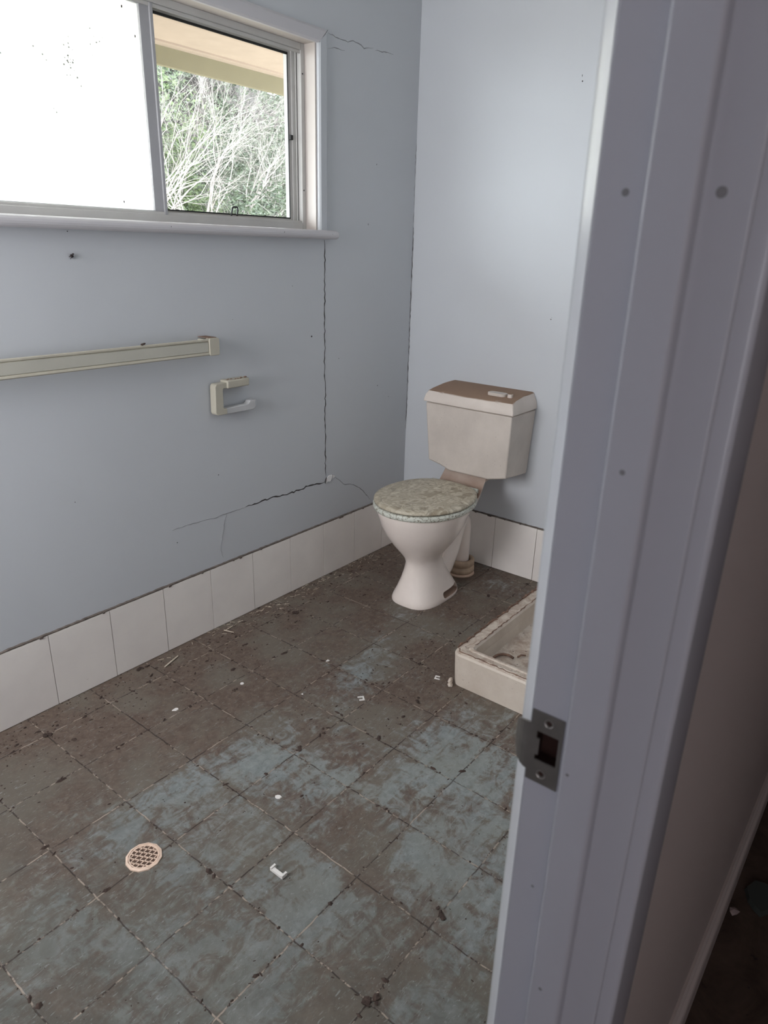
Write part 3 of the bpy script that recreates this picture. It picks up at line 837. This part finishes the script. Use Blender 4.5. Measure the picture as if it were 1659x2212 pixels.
# trapway: rises out of the foot, bends over and drops into the collar
bm = bmesh.new()
pts, rad = [], []
ctrl = [(-.35, .060, .052), (-.300, .095, .050), (-.258, .150, .047), (-.226, .205, .044), (-.205, .245, .042), (-.182, .264, .040), (-.158, .250, .038), (-.146, .220, .036), (-.144, .16, .035), (-.144, .10, .0345), (-.144, .045, .0345)]
for i in range(len(ctrl)-1):
    for s in (0, .5):
        a, b = ctrl[i], ctrl[i+1]; pts.append((a[0]+(b[0]-a[0])*s, TY, a[1]+(b[1]-a[1])*s)); rad.append(a[2]+(b[2]-a[2])*s)
pts.append((ctrl[-1][0], TY, ctrl[-1][1])); rad.append(ctrl[-1][2])
tube(bm, pts, rad, 24)
obj('trap_pipe', bm, 'china', T, smooth=True)
# thin web of china between bowl and trapway
bm = bmesh.new()
prism(bm, [(-.40, .34), (-.40, .10), (-.30, .05), (-.27, .10), (-.215, .21), (-.19, .28), (-.20, .34)], lambda u, v, h: (u, TY+h, v), -.020, .020)
obj('web', bm, 'china', T, bevel=.012, seg=3)
# collar around the pipe at the floor
bm = bmesh.new()
cxp = -.142
def lathe(bm, prof, cx, cy, n=36):
    loft(bm, [[(cx+r*math.cos(2*math.pi*k/n), cy+r*math.sin(2*math.pi*k/n), z) for k in range(n)] for r, z in prof], False, False)
lathe(bm, [(.042, .050), (.042, .070), (.050, .073), (.0585, .068), (.0585, .047), (.0535, .043), (.0535, .036), (.0595, .034), (.0595, .016), (.054, .010), (.046, .008), (.038, .02), (.038, .05), (.042, .050)], cxp, TY)
obj('pipe_collar', bm, 'collar', T, smooth=True)
bm = bmesh.new(); lathe(bm, [(.03, .0), (.062, .0), (.060, .008), (.050, .011), (.03, .011)], cxp, TY); obj('mortar_bed', bm, 'mortar', T, smooth=True)
# china shelf joining pan to cistern
bm = bmesh.new()
SH = [(-.300, .372, .392, .125), (-.265, .360, .396, .120), (-.225, .356, .400, .112), (-.190, .375, .425, .106), (-.165, .405, .455, .103), (-.150, .43, .478, .101), (-.04, .45, .478, .100)]
loft(bm, [[(x, TY-w, z1), (x, TY-w*.9, z0+.006), (x, TY-w*.6, z0), (x, TY+w*.6, z0), (x, TY+w*.9, z0+.006), (x, TY+w, z1), (x, TY+w*.8, z1-.004), (x, TY, z1-.008), (x, TY-w*.8, z1-.004)] for x, z0, z1, w in SH])
obj('cistern_shelf', bm, 'china_dusty', T, smooth=True, bevel=.004)
# seat ring and lid
def pear(f, z, n=56, back=-.232, front=-.668, hw=.186, cxx=-.45):
    P = []
    for k in range(n):
        t = 2*math.pi*k/n; c, s = math.cos(t), math.sin(t)
        if c < 0: x = cxx + c*(cxx-front)*f; y = s*hw*f
        else:
            x = cxx + abs(c)**.72*(back-cxx)*f
            y = math.copysign(abs(s)**.72, s)*hw*f*(1-.14*abs(c))
        P.append((x, TY+y, z))
    return P
SZ = .012
bm = bmesh.new(); loft(bm, [pear(.955, .391+SZ), pear(1.0, .394+SZ), pear(1.012, .400+SZ), pear(1.012, .408+SZ), pear(1.0, .4125+SZ), pear(.97, .414+SZ)]); obj('seat', bm, 'seat', T, smooth=True)
bm = bmesh.new(); loft(bm, [pear(.955, .4135+SZ), pear(.957, .4165+SZ)]); obj('seat_gap', bm, 'rubber', T, smooth=True)  # black insert standing for the shade in the gap under the lid
bm = bmesh.new(); loft(bm, [pear(.965, .4165+SZ), pear(.99, .418+SZ), pear(1.0, .422+SZ), pear(.995, .427+SZ), pear(.965, .431+SZ), pear(.88, .434+SZ), pear(.6, .437+SZ), pear(.3, .438+SZ)]); obj('seat_lid', bm, 'seat_lid', T, smooth=True)
for s in (-1, 1):
    bm = bmesh.new(); tube(bm, [(-.238, TY+s*.11, .428), (-.238, TY+s*.07, .428)], .010, 12)
    obj('hinge', bm, 'seat', T, smooth=True)
# cistern
CY = -.443
bm = bmesh.new()
frontP = [(-.240, .742), (-.268, .498), (-.328, .486), (-.352, .478), (-.372, .470), (-.560, .472), (-.641, .492), (-.6435, .742)]
backP = [(-.240, .742), (-.262, .475), (-.320, .465), (-.345, .460), (-.372, .455), (-.560, .456), (-.634, .470), (-.648, .742)]
midP = [((a[0]+b[0])/2, (a[1]+b[1])/2) for a, b in zip(frontP, backP)]
loft(bm, [[(-.001, y, z) for y, z in backP], [(-.1, y, z) for y, z in midP], [(-.196, y, z) for y, z in frontP]])
C_ = obj('cistern', bm, 'cistern', T, bevel=.006, seg=3)
bm = bmesh.new()
def lidring(x0, y0, y1, z, bow=.0, n=10):
    # plan outline: back edge straight at the wall, front edge gently bowed
    P = [(-.001, y0, z)]
    for k in range(n+1):
        t = k/n; P.append((-x0-bow*(1-(2*t-1)**2), y0+(y1-y0)*t, z))
    P.append((-.001, y1, z))
    return P
loft(bm, [lidring(.194, -.240, -.644, .7455, .004), lidring(.203, -.2335, -.6505, .7455, .004), lidring(.203, -.234, -.651, .756, .004), lidring(.199, -.240, -.646, .776, .006),
          lidring(.188, -.246, -.640, .790, .010), lidring(.165, -.250, -.636, .797, .012), lidring(.075, -.250, -.632, .808, .012), lidring(.03, -.256, -.622, .811, .004)])
o = obj('cistern_lid', bm, 'cistern_lid', C_, bevel=.003, seg=2)
bm = bmesh.new()
def slab(bm, cx, cy, lx, ly, z0, z1):
    prism(bm, rprof(cx-lx, cx+lx, cy-ly, cy+ly, min(lx, ly)*.8, ('x0y0', 'x0y1', 'x1y0', 'x1y1')), lambda u, v, h: (u, v, h), z0, z1)
slab(bm, -.125, -.535, .020, .040, .798, .812)
obj('flush_button', bm, 'cistern', C_, bevel=.002)
bm = bmesh.new(); slab(bm, -.130, -.594, .010, .010, .798, .815); obj('flush_button', bm, 'cistern_lid', C_, bevel=.002)

# ------------------------------------------------------------------ shower tray
E_ = empty('shower_tray', (-.44, -1.28, 0), 'cream square shower tray with peeling rim beside the doorway wall', 'shower tray')
tx0, tx1, ty0, ty1 = -.884, -.010, -1.688, -.862
def rr_(ins, z, r):
    return [(u, v, z) for u, v in rprof(tx0+ins, tx1-ins, ty0+ins, ty1-ins, max(r, .004), ('x0y0', 'x0y1', 'x1y0', 'x1y1'), 6)]
bm = bmesh.new()
loft(bm, [rr_(.004, 0, .03), rr_(.002, .05, .03), rr_(0, .112, .03), rr_(.003, .119, .03), rr_(.010, .123, .028), rr_(.013, .121, .028), rr_(.016, .124, .026), rr_(.034, .123, .022), rr_(.038, .1265, .022), rr_(.046, .126, .02), rr_(.052, .119, .02), rr_(.055, .085, .02), rr_(.062, .05, .02), rr_(.076, .041, .02), rr_(.22, .034, .02)])
obj('tray_body', bm, 'tray', E_, smooth=False, bevel=0)
bm = bmesh.new()
RT = lambda u, v, h: (u, v, .1225+h)
ribbon(bm, [(-.03, ty1-.006), (-.3, ty1-.004), (-.6, ty1-.005), (tx0+.03, ty1-.004)], lambda u, v, h: (u, v, .118+h), .007, t=.008, wob=.9)
ribbon(bm, [(-.03, ty1-.044), (-.4, ty1-.045), (tx0+.07, ty1-.045)], lambda u, v, h: (u, v, .1262+h), .0035, t=.001, wob=.9)
ribbon(bm, [(tx0+.035, ty1-.002), (tx0+.010, ty1-.022), (tx0+.012, ty1-.06), (tx0+.012, ty1-.3), (tx0+.013, ty1-.7)], lambda u, v, h: (u, v, .1225+h), .0045, t=.0015, wob=.9)
obj('sealant_line', bm, 'sealant', E_)
bm = bmesh.new(); lathe(bm, [(.0, .043), (.03, .043), (.034, .041), (.036, .035)], -.44, -1.28); obj('waste_outlet', bm, 'steel', E_, smooth=True)
# bent strips and chips in / by the tray
bm = bmesh.new()
tube(bm, [(-.722, -.930, .046), (-.700, -.934, .0475), (-.684, -.946, .048), (-.677, -.964, .048), (-.682, -.984, .047)], .0045, 8)
tag(obj('curved_strip', bm, 'sealant', smooth=True), 'dark curved strip lying in the corner of the shower tray', 'strip')
bm = bmesh.new()
tube(bm, [(-.665, -.992, .046), (-.648, -.996, .0475), (-.638, -1.008, .046)], .0032, 7)
tag(obj('curved_strip', bm, 'sealant', smooth=True), 'shorter dark strip in the tray, half hidden by the door frame', 'strip')
bm = bmesh.new(); blob(bm, (-.890, -.868, .014), .009, 3, 1.4, 1); blob(bm, (-.898, -.874, .006), .009, 5, .8, 1)
tag(obj('plaster_crumb', bm, 'tray'), 'pale broken crumb at the foot of the shower tray corner', 'crumb')

# ------------------------------------------------------------------ wall fittings
R_ = empty('towel_rail', (-1.6, 0, 1.02), 'long beige plastic towel rail on the wall under the window', 'towel rail')
yb = -.058
bm = bmesh.new()
pr = [(0, 1.003), (0, 1.053), (-.006, 1.0545), (-.009, 1.052), (-.009, 1.048), (-.006, 1.0455), (-.006, 1.0125), (-.009, 1.010), (-.010, 1.006), (-.006, 1.003)]
prism(bm, pr, lambda u, v, h: (h, yb+.006+u, v), -2.46, -1.118)
obj('rail_bar', bm, 'rail', R_)
bm = bmesh.new(); box(bm, (-2.43, yb-.002, 1.0135), (-1.152, yb+.004, 1.0445)); obj('inlay', bm, 'rail_inlay', R_, bevel=.001, seg=1)
for x0, x1 in ((-1.151, -1.112), (-2.49, -2.44)):
    bm = bmesh.new()
    prism(bm, rprof(x0, x1, 1.0015, 1.0555, .006, ('x0y0', 'x0y1', 'x1y0', 'x1y1')), lambda u, v, h: (u, -h, v), .044, .064)
    box(bm, (x0+.004, -.046, 1.008), (x1-.006, 0, 1.050))
    e2 = obj('end_bracket', bm, 'rail', R_, bevel=.0015, seg=2)
    bm = bmesh.new(); box(bm, (x0+.003, -.055, 1.0555), (x1-.004, -.002, 1.0570)); obj('dust', bm, 'rail_dust', e2)

P_ = empty('toilet_roll_holder', (-1.03, 0, .85), 'beige C-shaped toilet roll holder on the wall below the towel rail', 'holder')
bm = bmesh.new()
def rc(cx, cz, r, a0, a1, n=5): return [(cx+r*math.cos(math.radians(a0+(a1-a0)*k/n)), cz+r*math.sin(math.radians(a0+(a1-a0)*k/n))) for k in range(n+1)]
pts = [(-1.066, .903)] + rc(-1.104, .891, .012, 90, 180) + rc(-1.106, .810, .012, 180, 270) + [(-1.070, .7975)] + [(-1.070, .8170)] + rc(-1.080, .822, .004, 270, 180, 3) + rc(-1.080, .880, .004, 180, 90, 3) + [(-1.066, .884)]
prism(bm, pts, lambda u, v, h: (u, -h, v), .006, .034)
obj('back_arm', bm, 'rail', P_, bevel=.002, seg=2)
bm = bmesh.new(); prism(bm, [(-1.070, .7975), (-.953, .7955), (-.945, .800), (-.942, .806), (-.942, .829), (-.966, .829), (-.970, .822), (-.978, .817), (-1.070, .8170)], lambda u, v, h: (u, -h, v), .008, .032)
obj('roll_arm', bm, 'holder_tip', P_, bevel=.0015, seg=2)
bm = bmesh.new(); box(bm, (-1.068, -.040, .883), (-.973, 0, .910))
sl = obj('mount_sleeve', bm, 'rail', P_, bevel=.004, seg=2)
bm = bmesh.new(); 
for k in range(9): blob(bm, (-1.06+.0105*k, -.034+random.uniform(0, .02), .911), random.uniform(.003, .006), k, .4)
obj('dust', bm, 'rail_dust', sl)
bm = bmesh.new(); blob(bm, (-1.539, -.004, 1.294), .0055, 2, .8, 2, 0, (1.6, .7), .8); blob(bm, (-1.535, -.006, 1.299), .003, 4, 1, 1)
for s in (-1, 1): tube(bm, [(-1.539, -.005, 1.295), (-1.545-.002*s, -.004, 1.289+.003*s)], .0008, 4)
tag(obj('dead_fly', bm, 'speck'), 'dead fly stuck on the wall below the frosted pane', 'fly')
bm = bmesh.new(); 
for k in range(3): blob(bm, (-1.388+.004*k, -.058, 1.0565+.001*k), .004, k+20, .7)
tag(obj('dirt_crumb', bm, 'dirt'), 'dark crumb resting on top of the towel rail', 'crumb')

# ------------------------------------------------------------------ floor drain
Dr = empty('floor_drain', (-1.932, -.704, 0), 'round cream floor drain grate in the tiled floor', 'drain grate')
c = (-1.932, -.704)
bm = bmesh.new()
n = 12
def ngon(r, z, n=12): return [(c[0]+r*math.cos(2*math.pi*k/n+.2), c[1]+r*math.sin(2*math.pi*k/n+.2), z) for k in range(n)]
loft(bm, [ngon(.0415, 0), ngon(.0412, .0030), ngon(.0360, .0045), ngon(.0350, .0022), ngon(.0350, .0)], False, False)
obj('outer_ring', bm, 'grate', Dr)
bm = bmesh.new()
def circ(r, z, n=32): return [(c[0]+r*math.cos(2*math.pi*k/n), c[1]+r*math.sin(2*math.pi*k/n), z) for k in range(n)]
loft(bm, [circ(.0340, .0), circ(.0340, .0036), circ(.0312, .0036), circ(.0312, .0)], False, False)
for ang in (-61.5, 4):
    a = math.radians(ang); t = Vector((math.cos(a), math.sin(a))); q = Vector((-t.y, t.x))
    for off in (-.0218, -.0109, 0, .0109, .0218):
        hl = math.sqrt(max(0, .0320**2-off**2))
        ctr = Vector(c)+q*off
        p0, p1 = ctr-t*hl, ctr+t*hl; w = q*.0009
        z0, z1 = .0004, .0034
        loft(bm, [[(p.x-w.x, p.y-w.y, z0), (p.x+w.x, p.y+w.y, z0), (p.x+w.x, p.y+w.y, z1), (p.x-w.x, p.y-w.y, z1)] for p in (p0, p1)])
obj('grate', bm, 'grate', Dr)
bm = bmesh.new(); loft(bm, [circ(.0348, .0001), circ(.0348, .0008)]); obj('silt', bm, 'grate_pit', Dr)

# ------------------------------------------------------------------ litter on the floor
def lying(name, bm, mat, label, cat, group=None): return tag(obj(name, bm, mat), label, cat, group)
bm = bmesh.new()
box(bm, (-1.7715, -.990, .001), (-1.7625, -.960, .007)); box(bm, (-1.7715, -.960, .001), (-1.757, -.955, .010)); box(bm, (-1.7715, -.995, .001), (-1.756, -.990, .010))
lying('plastic_clip', bm, 'whitechip', 'white broken plastic clip lying on the near floor tiles', 'clip')
def uclip(cx, cy, s, ang, label):
    bm = bmesh.new(); a = math.radians(ang)
    f = lambda x, y, z: (cx+x*math.cos(a)-y*math.sin(a), cy+x*math.sin(a)+y*math.cos(a), z)
    P = [(-s, -s), (s, -s), (s, s), (s*.55, s), (s*.55, -s*.55), (-s*.55, -s*.55), (-s*.55, s*.7), (-s, s*.7)]
    prism(bm, P, f, .0005, .0035)
    lying('square_clip', bm, 'whitechip', label, 'clip', 'square plastic clips on the floor')
uclip(-1.141, -.697, .010, 50, 'small white U-shaped clip on the tiles in front of the toilet')
uclip(-.888, -.817, .009, 200, 'small white square clip on the floor beside the shower tray corner')
def chip(x, y, r, seed, label, mat='whitechip', n=7, sx=1, h=.002):
    bm = bmesh.new(); disc(bm, (x, y), r, lambda u, v, hh: (u, v, .0004+hh), t=h, n=n, seed=seed, sx=sx)
    return lying('floor_chip', bm, mat, label, 'chip', 'pale chips on the floor')
chip(-1.329, -.350, .0062, None, 'small white round chip on the brown tiles below the towel rail', n=14)
chip(-1.602, -.803, .009, 4, 'pale flake on the tiles right of the drain')
chip(-1.244, -.539, .003, 6, 'tiny white chip on the tiles midway to the toilet')
chip(-1.05, -.47, .005, 8, 'pale chip on the tile joint in front of the toilet', sx=1.4)
chip(-1.55, -.30, .007, 9, 'pale flake near the window wall skirting', sx=1.4)
chip(-.62, -.50, .0, 1, '') if False else None
bm = bmesh.new(); a = Vector((-1.435, -.085, .004)); b = Vector((-1.365, -.062, .004)); tube(bm, [a, (a+b)/2, b], [.0022, .0028, .0020], 5)
lying('wood_splinter', bm, 'straw', 'pale splinter lying along the window wall skirting', 'splinter')
bm = bmesh.new(); a = Vector((-1.150, -.045, .003)); b = Vector((-1.138, -.085, .004)); tube(bm, [a, b], [.002, .0014], 5); tube(bm, [Vector((-1.15, -.05, .003)), Vector((-1.11, -.045, .003))], .0015, 5)
lying('wood_splinter', bm, 'straw', 'forked pale splinter at the foot of the skirting tiles', 'splinter')
# clumps
def clump(x, y, r, seed, label, st=(1, 1), ang=0):
    bm = bmesh.new(); rnd = random.Random(seed)
    for k in range(7):
        p, q = rnd.gauss(0, r*.45*st[0]), rnd.gauss(0, r*.35*st[1])
        blob(bm, (x+p*math.cos(ang)-q*math.sin(ang), y+p*math.sin(ang)+q*math.cos(ang), r*.15), r*rnd.uniform(.22, .5), seed*10+k, .4, 1, 0, (1, 1), 0)
    lying('dirt_clump', bm, 'dirt', label, 'dirt clump', 'dark dirt clumps on the floor')
clump(-1.485, -.030, .016, 61, 'dark dirt clump against the window wall skirting', (1.7, .8))
clump(-.886, -.150, .018, 62, 'star-shaped dark clump on a tile joint left of the toilet', (1.2, .9))
clump(-1.034, -.842, .011, 63, 'dark clump on the tiles in front of the shower tray', (1.6, .6), .6)
clump(-1.434, -.715, .012, 64, 'dark clump on a tile corner in the middle of the floor', (1.2, .8))
clump(-1.854, -1.322, .018, 65, 'dark clump on a tile joint at the bottom of the view', (1.4, .7), -.5)
clump(-1.612, -1.315, .013, 66, 'long dark clump on a joint near the door frame', (1.9, .5), .9)
clump(-1.365, -.360, .008, 67, 'small dark clump beside the white round chip', (1, 1))
clump(-.857, -.722, .010, 68, 'forked dark clump beside the left edge of the tray', (.8, 1.3))
clump(-1.857, -.120, .016, 69, 'dark clump on the joint near the left edge of the view', (1.3, .8))

# crumbs and straw too many to count
def lump(vs, fs, x, y, z, r, rnd):
    n0 = len(vs); a = rnd.uniform(0, 6.28); sx = rnd.uniform(.7, 2.0); sy = rnd.uniform(.5, 1)
    for k in range(5):
        t = a+2*math.pi*k/5; ux, uy = math.cos(2*math.pi*k/5)*r*sx, math.sin(2*math.pi*k/5)*r*sy
        vs.append((x+ux*math.cos(a)-uy*math.sin(a), y+ux*math.sin(a)+uy*math.cos(a), z))
    vs.append((x, y, z+r*.55))
    for k in range(5): fs.append((n0+k, n0+(k+1) % 5, n0+5))
rnd = random.Random(77)
vs, fs = [], []
def ok(x, y): return not (x > -.9 and y < -.85) and not ((x+.4)**2/.15**2+(y-TY)**2/.11**2 < 1)
def put(x, y, r):
    if -3 < x < -.01 and -1.68 < y < -.01 and ok(x, y): lump(vs, fs, x, y, .0003, r, rnd)
for _ in range(620):    # along joints
    r = min(.009, .0017*math.exp(abs(rnd.gauss(0, .75))))
    if rnd.random() < .5: x = -FX + TS*rnd.randint(-3, 10) + rnd.gauss(0, .003); y = -rnd.uniform(.02, 1.65)
    else: y = -FY - TS*rnd.randint(0, 7) + rnd.gauss(0, .003); x = rnd.uniform(-2.6, -.02)
    put(x, y, r)
for _ in range(900): put(rnd.uniform(-2.6, 0), -rnd.uniform(.02, 1.65), .0008*math.exp(abs(rnd.gauss(0, .6))))
for _ in range(800): put(rnd.uniform(-2.2, 0), -abs(rnd.gauss(0, .13))-.01, min(.008, .0014*math.exp(abs(rnd.gauss(0, .6)))))
for _ in range(250): put(-.95+rnd.gauss(0, .25), -.75+rnd.gauss(0, .12), min(.006, .0014*math.exp(abs(rnd.gauss(0, .6)))))
me = bpy.data.meshes.new('dirt_crumbs'); me.from_pydata(vs, [], fs); me.materials.append(M['dirt'])
o = bpy.data.objects.new('dirt_crumbs', me); S.collection.objects.link(o)
tag(o, 'fine dark dirt crumbs scattered over the bathroom floor tiles', 'dirt', kind='stuff')
bm = bmesh.new()
for _ in range(120):
    x = -.25-abs(rnd.gauss(0, .55)) if rnd.random() < .6 else -.95+rnd.gauss(0, .12)
    y = -.012-abs(rnd.gauss(0, .035)); a = rnd.gauss(0, .7); l = rnd.uniform(.006, .022)
    if x < -2.2: continue
    tube(bm, [(x-l*math.cos(a)/2, min(-.010, y-l*math.sin(a)/2), .0015), (x+l*math.cos(a)/2, min(-.010, y+l*math.sin(a)/2), .002)], rnd.uniform(.0004, .0009), 4)
tag(obj('straw_litter', bm, 'straw'), 'pale straw bits along the foot of the window wall', 'litter', kind='stuff')
vs, fs = [], []
for _ in range(260):
    x = rnd.uniform(-.80, -.1); y = rnd.uniform(-1.6, -.95); lump(vs, fs, x, y, .041, .0012*math.exp(abs(rnd.gauss(0, .6))), rnd)
me = bpy.data.meshes.new('tray_crumbs'); me.from_pydata(vs, [], fs); me.materials.append(M['dirt'])
o = bpy.data.objects.new('tray_crumbs', me); S.collection.objects.link(o)
tag(o, 'brown crumbs scattered in the bottom of the shower tray', 'dirt', kind='stuff')

# hall litter
bm = bmesh.new(); disc(bm, (-1.135, -1.850), .035, lambda u, v, h: (u, v, h), t=.012, n=9, seed=12, sx=1.5, sy=.9)
lying('cloth_scrap', bm, 'scrap', 'dark grey-green scrap on the hallway floor at the right edge', 'scrap')
bm = bmesh.new(); blob(bm, (-1.206, -1.811, .005), .011, 8, .6)
lying('plaster_crumb', bm, 'brown_edge', 'dull pale crumb on the dark floor against the hallway skirting', 'crumb')
